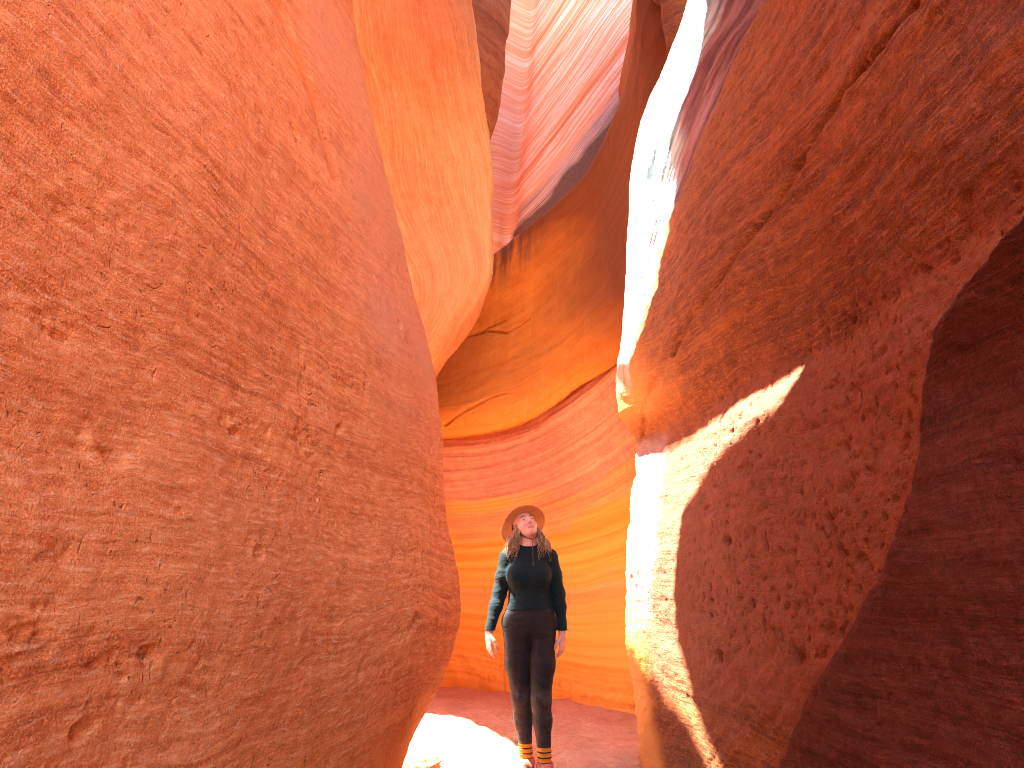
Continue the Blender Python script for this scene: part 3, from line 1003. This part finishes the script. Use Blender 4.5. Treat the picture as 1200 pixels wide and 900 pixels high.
M_skin = skin_mat()
PV = Vector(ORG)
bv, bf = surface_nets(sd_body, (-.34, -.22, -.0), (.30, .24, 1.70), .0042)
qh = to_head(bv.astype(np.float32))
xs = np.abs(qh[:, 0])
front = qh[:, 1] < -.06
lips = front * np.exp(-((qh[:, 2] + .0565) / .0085) ** 4) * sstep(.026, .018, xs)
brow = front * sstep(.0050, .0025, np.abs(qh[:, 2] - (.034 - .12 * np.abs(xs - .03)))) * sstep(.010, .016, xs) * sstep(.050, .042, xs)
blush = front * np.exp(-((xs - .038) ** 2 + (qh[:, 2] + .028) ** 2) / .0003)
body = mesh_obj('person', bv, bf, M_skin, attrs=dict(lips=lips, brow=brow, blush=blush))
body.location = PV
tag(body, 'woman in black top and leggings looking up, wearing a tan wide brimmed hat', 'person')

# --- clothing
def cloth(name, col, rough, var=.12, scale=25, dusty=False, sheen=.0):
    b = NB(name)
    p = b.pos()
    n = b.noise(p, scale, 4, .6)
    c = b.ramp(n, [(.3, tuple(x * (1 - var) for x in col)), (.7, tuple(x * (1 + var) for x in col))])
    if dusty:
        dn = b.noise(p, 18, 5, .7)
        c = b.mix(b.math('MULTIPLY', b.attr('dust'), b.rng(dn, .35, .62, .15, .75)), c, (.085, .055, .043))
    weave = b.noise(p, 420, 2)
    wr = b.noise(b.vmath('MULTIPLY', p, (1.0, 1.0, 3.0)), 9, 4, .6)
    nr = b.bump(wr, .012)
    nr = b.bump(weave, .0012, nr)
    return b.done(c, rough, nr, .25)


M_shirt = cloth('black_knit', (.0035, .0115, .0120), .9)
M_legs = cloth('charcoal_leggings', (.0085, .0068, .0066), .8, dusty=True)


def wrinkle(p, a=.0025):
    return a * fbm(p * np.array([7, 7, 18], np.float32) + 3, 3)


def sd_shirt(p):
    t = sd_torso(p, .0)
    t = smin(t, sd_neck(p) + .004, .03)
    wr = wrinkle(p, .003)
    hem = .992 + .006 * np.sin(p[:, 0] * 20)
    loose = .007 + .006 * sstep(1.12, 1.02, p[:, 2])
    coll = np.linalg.norm((p - np.array([.0, -.02, 1.455], np.float32)) * np.array([1, 1, 1.15], np.float32), axis=1) - .076
    t = np.maximum(t - loose + wr, hem - p[:, 2])
    t = np.maximum(t, -coll)
    t = np.maximum(t, p[:, 2] - 1.425)
    a = np.maximum(sd_arms(p) - .0075 + wrinkle(p + 5, .003), .862 - p[:, 2])
    return smin(t, a, .022)


def sd_leggings(p):
    d = smin(sd_torso(p), sd_legs(p), .05) - .005 + wrinkle(p + 9, .0015)
    # gap between the thighs stays open
    return np.maximum(np.maximum(d, p[:, 2] - 1.03), (.178 - p[:, 2]))


sv, sf = surface_nets(sd_shirt, (-.33, -.20, .84), (.29, .20, 1.44), .0048)
mesh_obj('shirt', sv, sf, M_shirt, parent=body)
lv, lf = surface_nets(sd_leggings, (-.24, -.20, .10), (.24, .24, 1.05), .0055)
kn = np.exp(-((lv[:, 2] - .44) / .06) ** 2) * (lv[:, 1] < 0) + .55 * sstep(.55, .2, lv[:, 2]) + .15
mesh_obj('leggings', lv, lf, M_legs, parent=body, attrs=dict(dust=np.clip(kn, 0, 1)))

# --- socks with dark stripes, and trail shoes
def sock_mat():
    b = NB('striped_sock')
    p = b.pos()
    z = b.n('ShaderNodeSeparateXYZ', 2, Vector=p)
    s = b.math('SINE', b.math('MULTIPLY', z, 210.0))
    c = b.mix(b.rng(s, .45, .75), (.62, .21, .02), (.06, .03, .02))
    return b.done(c, .9, b.bump(b.noise(p, 350, 2), .002), .1)


M_sock = sock_mat()
M_shoe = simple('rust_shoe', (.42, .10, .06), .8, .2, .25, 45)
M_sole = simple('shoe_sole', (.10, .06, .05), .9, .2, .2, 60)
M_lace = simple('shoe_lace', (.55, .42, .30), .9, .1)


def tube(path, rads, n=10, closed=False):
    path = np.asarray(path, float)
    m = len(path)
    tan = np.gradient(path, axis=0)
    tan /= np.linalg.norm(tan, axis=1)[:, None] + 1e-9
    ref = np.array([.31, .17, .93])
    a = np.cross(tan, ref)
    a /= np.linalg.norm(a, axis=1)[:, None] + 1e-9
    b_ = np.cross(tan, a)
    ang = np.linspace(0, 2 * np.pi, n, endpoint=False)
    rads = np.broadcast_to(np.asarray(rads, float), (m,))
    v = path[:, None] + rads[:, None, None] * (np.cos(ang)[None, :, None] * a[:, None] + np.sin(ang)[None, :, None] * b_[:, None])
    i = np.arange(m * n).reshape(m, n)
    q = np.stack([i[:-1], np.roll(i[:-1], -1, 1), np.roll(i[1:], -1, 1), i[1:]], -1).reshape(-1, 4)
    return v.reshape(-1, 3), q


def merge(parts):
    V, F, o_ = [], [], 0
    for v, f in parts:
        V.append(v)
        F.append(f + o_)
        o_ += len(v)
    return np.concatenate(V), np.concatenate(F)


for k, (ax_, ay, _) in enumerate((LEGS[0][4], LEGS[1][4])):
    zs = np.linspace(.055, .200, 22)
    prof = .0435 + .0022 * np.sin(zs * 210)
    prof[-1] = .040
    v, f = tube([(ax_ + (LEGS[k][3][0] - ax_) * max(0, z - .10) / .23, ay + (LEGS[k][3][1] - ay) * max(0, z - .10) / .23, z) for z in zs], prof, 28)
    mesh_obj('sock', v, f, M_sock, parent=body)
    yaw = (-.12, .16)[k]
    fdir = np.array([math.sin(yaw), -math.cos(yaw), 0])
    sd_ = np.array([fdir[1], -fdir[0], 0])
    a0 = np.array([ax_, ay, .055])

    def sd_shoe(p, a0=a0, fdir=fdir):
        c = cone(p, a0 + (0, 0, .022), a0 - fdir * .022 + (0, 0, -.004), .050, .047)
        c = smin(c, cone(p, a0 + (0, 0, .012), a0 + fdir * .085 + (0, 0, -.008), .046, .043), .03)
        c = smin(c, cone(p, a0 + fdir * .08 + (0, 0, -.012), a0 + fdir * .155 + (0, 0, -.020), .046, .037), .03)
        c = np.maximum(np.maximum(c, .018 - p[:, 2]), p[:, 2] - .098)
        c = np.maximum(c, -cone(p, a0 + (0, 0, .055), a0 + (0, 0, .12), .043, .046))
        return c

    def sd_sole(p, a0=a0, fdir=fdir):
        q = p.copy()
        q[:, 2] = 0.02
        b0 = a0.copy()
        b0[2] = .02
        c = cone(q, b0 - fdir * .028, b0 + fdir * .09, .048, .052)
        c = smin(c, cone(q, b0 + fdir * .09, b0 + fdir * .158, .052, .040), .03)
        tread = .003 * np.sign(np.sin((p @ fdir) * 330)) * (p[:, 2] < .006)
        return np.maximum(np.maximum(c, p[:, 2] - .024), -p[:, 2] + .002 + tread)

    lo_, hi_ = (ax_ - .12, ay - .26, -.01), (ax_ + .12, ay + .12, .14)
    shv, shf = surface_nets(sd_shoe, lo_, hi_, .005)
    shoe = mesh_obj('shoe', shv, shf, M_shoe, parent=body)
    v, f = surface_nets(sd_sole, lo_, hi_, .004)
    mesh_obj('sole', v, f, M_sole, parent=shoe)
    parts = []
    for t in (.035, .060, .085, .108):
        c = a0 + fdir * t + (0, 0, .042 - t * .16)
        pth = [c + sd_ * s * .034 + fdir * .012 * (1 if s > 0 else -1) * .6 + (0, 0, -.010 * abs(s) ** 2) for s in np.linspace(-1, 1, 9)]
        parts.append(tube(pth, .0030, 6))
    v, f = merge(parts)
    mesh_obj('lace', v, f, M_lace, parent=shoe)

# --- eyes
M_eye = None
b = NB('eye')
r_ = b.attr('iris')
M_eye = b.done(b.mix(b.rng(r_, .55, .6), b.mix(b.rng(r_, .22, .26), (.004, .004, .004), (.10, .07, .04)), (.40, .34, .31)), .15, None, .5)
for s in (-1, 1):
    n1, n2 = 16, 24
    T, F = np.meshgrid(np.linspace(0, math.pi, n1), np.linspace(0, 2 * math.pi, n2, endpoint=False), indexing='ij')
    p = np.stack([np.sin(T) * np.cos(F), -np.cos(T), np.sin(T) * np.sin(F)], -1).reshape(-1, 3)
    i = np.arange(n1 * n2).reshape(n1, n2)
    q = np.stack([i[:-1], i[1:], np.roll(i[1:], -1, 1), np.roll(i[:-1], -1, 1)], -1).reshape(-1, 4)
    gaze = np.array(Euler((math.radians(-12), 0, math.radians(6))).to_matrix())
    v = to_world((p * .0112) @ gaze.T + np.array([s * .031, -.0775, .0095]))
    mesh_obj('eye', v, q, M_eye, parent=body, attrs=dict(iris=T.ravel()))

# --- hair: long loose waves
def hair_mat():
    b = NB('hair')
    p = b.pos()
    n = b.noise(b.vmath('MULTIPLY', p, (120., 120., 8.)), 1, 3, .6)
    c = b.ramp(n, [(.3, (.12, .052, .024)), (.50, (.30, .15, .07)), (.70, (.62, .40, .21))])
    return b.done(c, .45, b.bump(n, .002), .35)


M_hair = hair_mat()
parts = []
hr = np.random.default_rng(21)
for k in range(280):
    s = -1 if k % 2 else 1
    a = hr.uniform(.35, 1.25)         # angle from the front round to the back of the head
    rt = np.array([s * .072 * math.sin(a) ** .6, -.062 * math.cos(a) + .035 * a, hr.uniform(.035, .075)])
    p0 = to_world(rt)
    p1 = to_world(rt * np.array([1.22, 1.05, 0]) + np.array([0, .0, -.035]))
    tx = s * hr.uniform(.072, .158)
    ty = hr.uniform(-.085, .055)
    p3 = np.array([tx, ty, hr.uniform(1.295, 1.385)])
    p2 = np.array([tx * .98 + hr.normal() * .010, ty * .8 + .005 + hr.normal() * .012, 1.44 + hr.normal() * .014])
    t = np.linspace(0, 1, 26)[:, None]
    path = (1 - t) ** 3 * p0 + 3 * t * (1 - t) ** 2 * p1 + 3 * t * t * (1 - t) * p2 + t ** 3 * p3
    ph, am = hr.uniform(0, 6.28), hr.uniform(.007, .020)
    wv = (t ** 1.5) * am
    path = path + np.concatenate([wv * np.sin(t * 15 + ph), wv * np.cos(t * 13 + ph), 0 * t], 1)
    rr = hr.uniform(.0017, .0038) * np.clip(np.minimum(1.0, (1.03 - t[:, 0]) * 3.0), .12, 1)
    parts.append(tube(path, rr, 6))
hv, hf = merge(parts)
mesh_obj('hair', hv, hf, M_hair, parent=body)

# --- hat: wide felt brim, crown, band, chin cord
def felt(name, col):
    b = NB(name)
    p = b.pos()
    n = b.noise(p, 30, 5, .65)
    c = b.ramp(n, [(.3, tuple(x * .82 for x in col)), (.7, tuple(min(1, x * 1.15) for x in col))])
    m = b.done(c, .95, b.bump(b.noise(p, 500, 3), .0012), .1)
    b.bsdf.inputs['Sheen Weight'].default_value = .25
    return m


M_felt = felt('tan_felt', (.36, .128, .022))
M_trim = simple('hat_trim', (.44, .19, .06), .8)
M_cord = simple('leather_cord', (.05, .025, .018), .7)
M_band = simple('hat_band', (.16, .07, .035), .7)
RT = RH @ np.array(Euler((math.radians(-14), 0, 0)).to_matrix())
HATC = to_world((0, .040, .056))


def hat_world(q):
    return np.asarray(q) @ RT.T + HATC


nn_, mm_ = 96, 18
ang = np.linspace(0, 2 * math.pi, nn_, endpoint=False)


def brim_ring(t, dz=0.0):
    """t 0..1 from the head opening to the edge"""
    rx, ry = .077 + t * .083, .094 + t * .078
    wob = .004 * np.sin(3 * ang + 1) + .003 * np.sin(5 * ang)
    z = -.020 * t ** 2 * (1 + .5 * np.cos(2 * ang)) + .008 * t ** 4 + wob * t + dz
    return np.stack([rx * np.cos(ang), ry * np.sin(ang), z + 0 * ang], -1)


rings = [brim_ring(t, .0022) for t in np.linspace(0, 1, 12)] + [brim_ring(1.012, 0)] + [brim_ring(t, -.0022) for t in np.linspace(1, 0, 12)]


def ringmesh(rings, close=True):
    v = np.concatenate(rings)
    i = np.arange(len(v)).reshape(len(rings), nn_)
    if close:
        j = np.roll(i, -1, 0)
    else:
        i, j = i[:-1], i[1:]
    q = np.stack([i, np.roll(i, -1, 1), np.roll(j, -1, 1), j], -1).reshape(-1, 4)
    return v, q


v, q = ringmesh(rings)
hat = mesh_obj('hat', hat_world(v), q, M_felt, parent=body)
ang2 = np.linspace(0, 2 * math.pi, 97)
e_ = brim_ring(1.012, 0)
v, q = tube(np.concatenate([e_, e_[:1]]), .0026, 8)
mesh_obj('hat_trim', hat_world(v), q, M_trim, parent=hat)
rg = []
for t in np.linspace(0, 1, 14):
    s = math.cos(t * math.pi / 2) ** .45 if t < 1 else .02
    dent = 0
    r = np.stack([.079 * s * np.cos(ang), .096 * s * np.sin(ang), .105 * math.sin(t * math.pi / 2) * np.ones(nn_) - .03 * (1 - s) ** 2 * (np.abs(np.cos(ang)) < .5)], -1)
    rg.append(r)
v, q = ringmesh(rg, False)
mesh_obj('crown', hat_world(v), q, M_felt, parent=hat)
rg = [np.stack([(.0805 + e) * np.cos(ang), (.0975 + e) * np.sin(ang), z + 0 * ang], -1) for z, e in ((.003, 0), (.003, .0025), (.022, .0015), (.022, -.001))]
v, q = ringmesh(rg)
mesh_obj('hat_band', hat_world(v), q, M_band, parent=hat)
parts = []
chin = to_world((.004, -.045, -.125))
for s in (-1, 1):
    a_ = hat_world((s * .078, -.012, 0))
    m1 = to_world((s * .078, -.03, -.05))
    m2 = to_world((s * .045, -.045, -.112))
    t = np.linspace(0, 1, 20)[:, None]
    parts.append(tube((1 - t) ** 3 * a_ + 3 * t * (1 - t) ** 2 * m1 + 3 * t * t * (1 - t) * m2 + t ** 3 * chin, .0026, 8))
end = np.array([.028, -.135, 1.285])
t = np.linspace(0, 1, 16)[:, None]
parts.append(tube((1 - t) ** 2 * chin + 2 * t * (1 - t) * np.array([.02, -.13, 1.40]) + t ** 2 * end, .0024, 8))
parts.append(tube([end + W(0, 0, .012), end, end + W(0, 0, -.022)], [.003, .0062, .002], 8))
v, q = merge(parts)
mesh_obj('chin_cord', v, q, M_cord, parent=hat)

# --- sleeve cuff seams
for A_ in (ARM_L, ARM_R):
    w_, l_ = np.array(A_[2]), np.array(A_[1])
    c = w_ + (l_ - w_) * .085
    a2 = np.linspace(0, 2 * math.pi, 25)
    v, q = tube(np.stack([c[0] + .0365 * np.cos(a2), c[1] + .0365 * np.sin(a2), c[2] + 0 * a2], -1), .0022, 6)
    mesh_obj('cuff_seam', v, q, M_shirt, parent=body)

# ------------------------------------------------------------------ sun, sky, camera
SUN = W(-.37, -0.03, .93)
SUN = SUN / np.linalg.norm(SUN)

# unseen block added above the left wall to darken the right wall
tz = [6.3, 6.8, 8.0, 9.5, 11.0, 12.6]
ctrl = [[W(-6, 2.3, z), W(-3.2, 2.3, z), W(-2.4 + .02 * z, 2.3, z), W(-2.1 + .05 * (z - 6.5), 2.1, z), W(-2.2 + .05 * (z - 6.5), 1.5, z), W(-2.35 + .05 * (z - 6.5), -.5, z),
         W(-2.6, -3, z), W(-3.0, -8, z)] for z in tz]
w = Wall(ctrl, 14, [6, 10, 10, 26, 26, 16, 10])
P = w.pts()
w.displace(w.field(0.08 * fbm(P * .8 + 5, 4) + .015 * fbm(P * 5, 3)))
o = w.build('sky_blocker', M_left, (-4, 0, 0), {k: np.zeros(w.shape) for k in ('pale', 'seam_glow', 'ochre')})
tag(o, 'unseen salmon block added above the left wall to darken the right wall', 'sky blocker')

# ------------------------------------------------------------------ unseen slabs added overhead, cut to shape the sun patches
def slab(name, outline, zfun, thick, mat, label, jit=.012):
    pts = []
    n = len(outline)
    for i in range(n):
        a, b = np.array(outline[i]), np.array(outline[(i + 1) % n])
        m = max(1, int(np.linalg.norm(b - a) / .06))
        for k in range(m):
            pts.append(a + (b - a) * k / m)
    pts = np.array(pts)
    p3 = np.stack([pts[:, 0], pts[:, 1], 0 * pts[:, 0]], -1)
    pts = pts + jit * np.stack([fbm(p3 * 6, 3), fbm(p3 * 6 + 40, 3)], -1)
    n = len(pts)
    z0 = zfun(pts[:, 1])
    bot = np.stack([pts[:, 0], pts[:, 1], 0 * z0 + 8], -1) + SUN[None] * ((z0 - 8) / SUN[2])[:, None]
    top = bot + SUN * thick / SUN[2]
    v = np.concatenate([bot, top])
    f = [tuple(range(n))[::-1], tuple(range(n, 2 * n))] + [(i, (i + 1) % n, n + (i + 1) % n, n + i) for i in range(n)]
    o = mesh_obj(name, v, f, mat, smooth=False, uv=np.stack([v[:, 0], v[:, 2], v[:, 1]], -1))
    tag(o, label, 'rock overhang')
    return o


SUN_MASK = [(2.7, 6.75), (1.89, 6.03), (1.09, 5.45), (.68, 5.30), (.24, 5.30), (.05, 5.29), (-.29, 5.09), (-.52, 5.04), (-.66, 4.97), (-.74, 4.99), (-.95, 4.97),
       (-1.09, 5.05), (-1.17, 5.2), (-1.26, 5.30), (-1.235, 5.0), (-1.18, 4.82), (-1.05, 4.40), (-.995, 3.98), (-.90, 3.69), (-.84, 3.45), (-.77, 3.20), (-.88, 3.25), (-.97, 3.36), (-1.04, 3.56),
       (-1.14, 3.82), (-1.27, 4.13), (-1.33, 4.20), (-1.40, 4.29), (-1.50, 4.28), (-1.67, 4.27), (-1.78, 4.27), (-1.85, 4.24), (-1.89, 4.12), (-1.94, 4.03), (-1.98, 3.91), (-2.02, 3.66), (-2.035, 3.68),
       (-2.025, 3.9), (-2.008, 4.1), (-2.012, 4.32), (-2.028, 4.59), (-2.05, 4.8), (-2.08, 5.3), (-2.0, 5.68), (-.9, 5.62), (-.85, 6.0), (-2.0, 6.15), (-2.5, 6.3), (-3.2, 7.05), (-3.96, 7.05), (-3.6, 6.4), (-3.32, 5.80), (-3.13, 5.24),
       (-3.14, 4.64), (-2.78, 4.62), (-2.655, 4.57), (-2.66, 4.49), (-2.76, 4.475), (-3.1, 4.475), (-3.1, 4.2), (-2.9, 3.85), (-2.25, 3.55), (-2.15, 3.0), (1.6, 3.0), (2.6, 4.0)]
slab('sun_blocker', SUN_MASK, lambda y: np.maximum(6.0, 2.75 + 1.06 * y), .45, M_rib, 'unseen notched brown slab added above the woman to shape the sun patches')
slab('sun_blocker', [(-2.3, 3.12), (1.7, 3.12), (1.5, 2.2), (.6, 1.2), (-.4, .2), (-2.6, .2), (-2.6, 2.3)], lambda y: 11.2 + 0 * y, 1.6, M_rib,
     'unseen brown slab added above the camera to keep sun off the right wall')
slab('sun_blocker', [(-.3, 9.7), (1.5, 9.6), (1.65, 6.8), (3.2, 6.8), (4.0, 9.6), (4.2, 11.4), (-.3, 11.3)], lambda y: 14.2 + 0 * y, .8, M_rib,
     'unseen brown slab added far overhead to keep sun off the striped cliff')
slab('sun_blocker', [(-6.0, 7.0), (-1.2, 7.0), (-1.2, 9.6), (-6.0, 9.6)], lambda y: 11.6 + 0 * y, 1.0, M_rib,
     'unseen wide brown slab added far overhead to keep sun off the banded wall')
sl = bpy.data.lights.new('sun', 'SUN')
sl.energy = 5.0
sl.angle = math.radians(0.5)
sl.color = (1.0, 0.98, 0.95)
so = bpy.data.objects.new('sun', sl)
so.rotation_euler = Vector(SUN).to_track_quat('Z', 'Y').to_euler()
COL.objects.link(so)
world = bpy.data.worlds.new('World')
SC.world = world
world.use_nodes = True
wt = world.node_tree
sky = wt.nodes.new('ShaderNodeTexSky')
sky.sky_type = 'NISHITA'
sky.sun_disc = False
sky.sun_elevation = math.asin(SUN[2])
sky.sun_rotation = math.atan2(SUN[0], SUN[1])
bg = wt.nodes['Background']
bg.inputs[1].default_value = 0.06
wt.links.new(sky.outputs[0], bg.inputs[0])

cam = bpy.data.cameras.new('camera')
cam.sensor_fit = 'HORIZONTAL'
cam.sensor_width = 36
cam.lens = 36 * 800 / 1200
cam.clip_start = .05
cam.clip_end = 2000
co = bpy.data.objects.new('camera', cam)
co.location = (0, 0, CAM_H)
co.rotation_euler = (math.pi / 2 + TILT, 0, 0)
COL.objects.link(co)
SC.camera = co

SC.view_settings.view_transform = 'Standard'
SC.view_settings.look = 'None'
SC.view_settings.gamma = 1
SC.view_settings.exposure = 4.22
SC.cycles.use_denoising = True
SC.cycles.denoiser = 'OPENIMAGEDENOISE'
SC.cycles.denoising_input_passes = 'RGB_ALBEDO_NORMAL'
SC.cycles.max_bounces = 7
SC.cycles.diffuse_bounces = 6
SC.cycles.sample_clamp_indirect = 6
SC.cycles.caustics_reflective = False
SC.cycles.caustics_refractive = False
SC.cycles.use_adaptive_sampling = True
SC.cycles.adaptive_threshold = 0.02
SC.cycles.denoising_prefilter = 'NONE'
SC.cycles.filter_width = 1.0
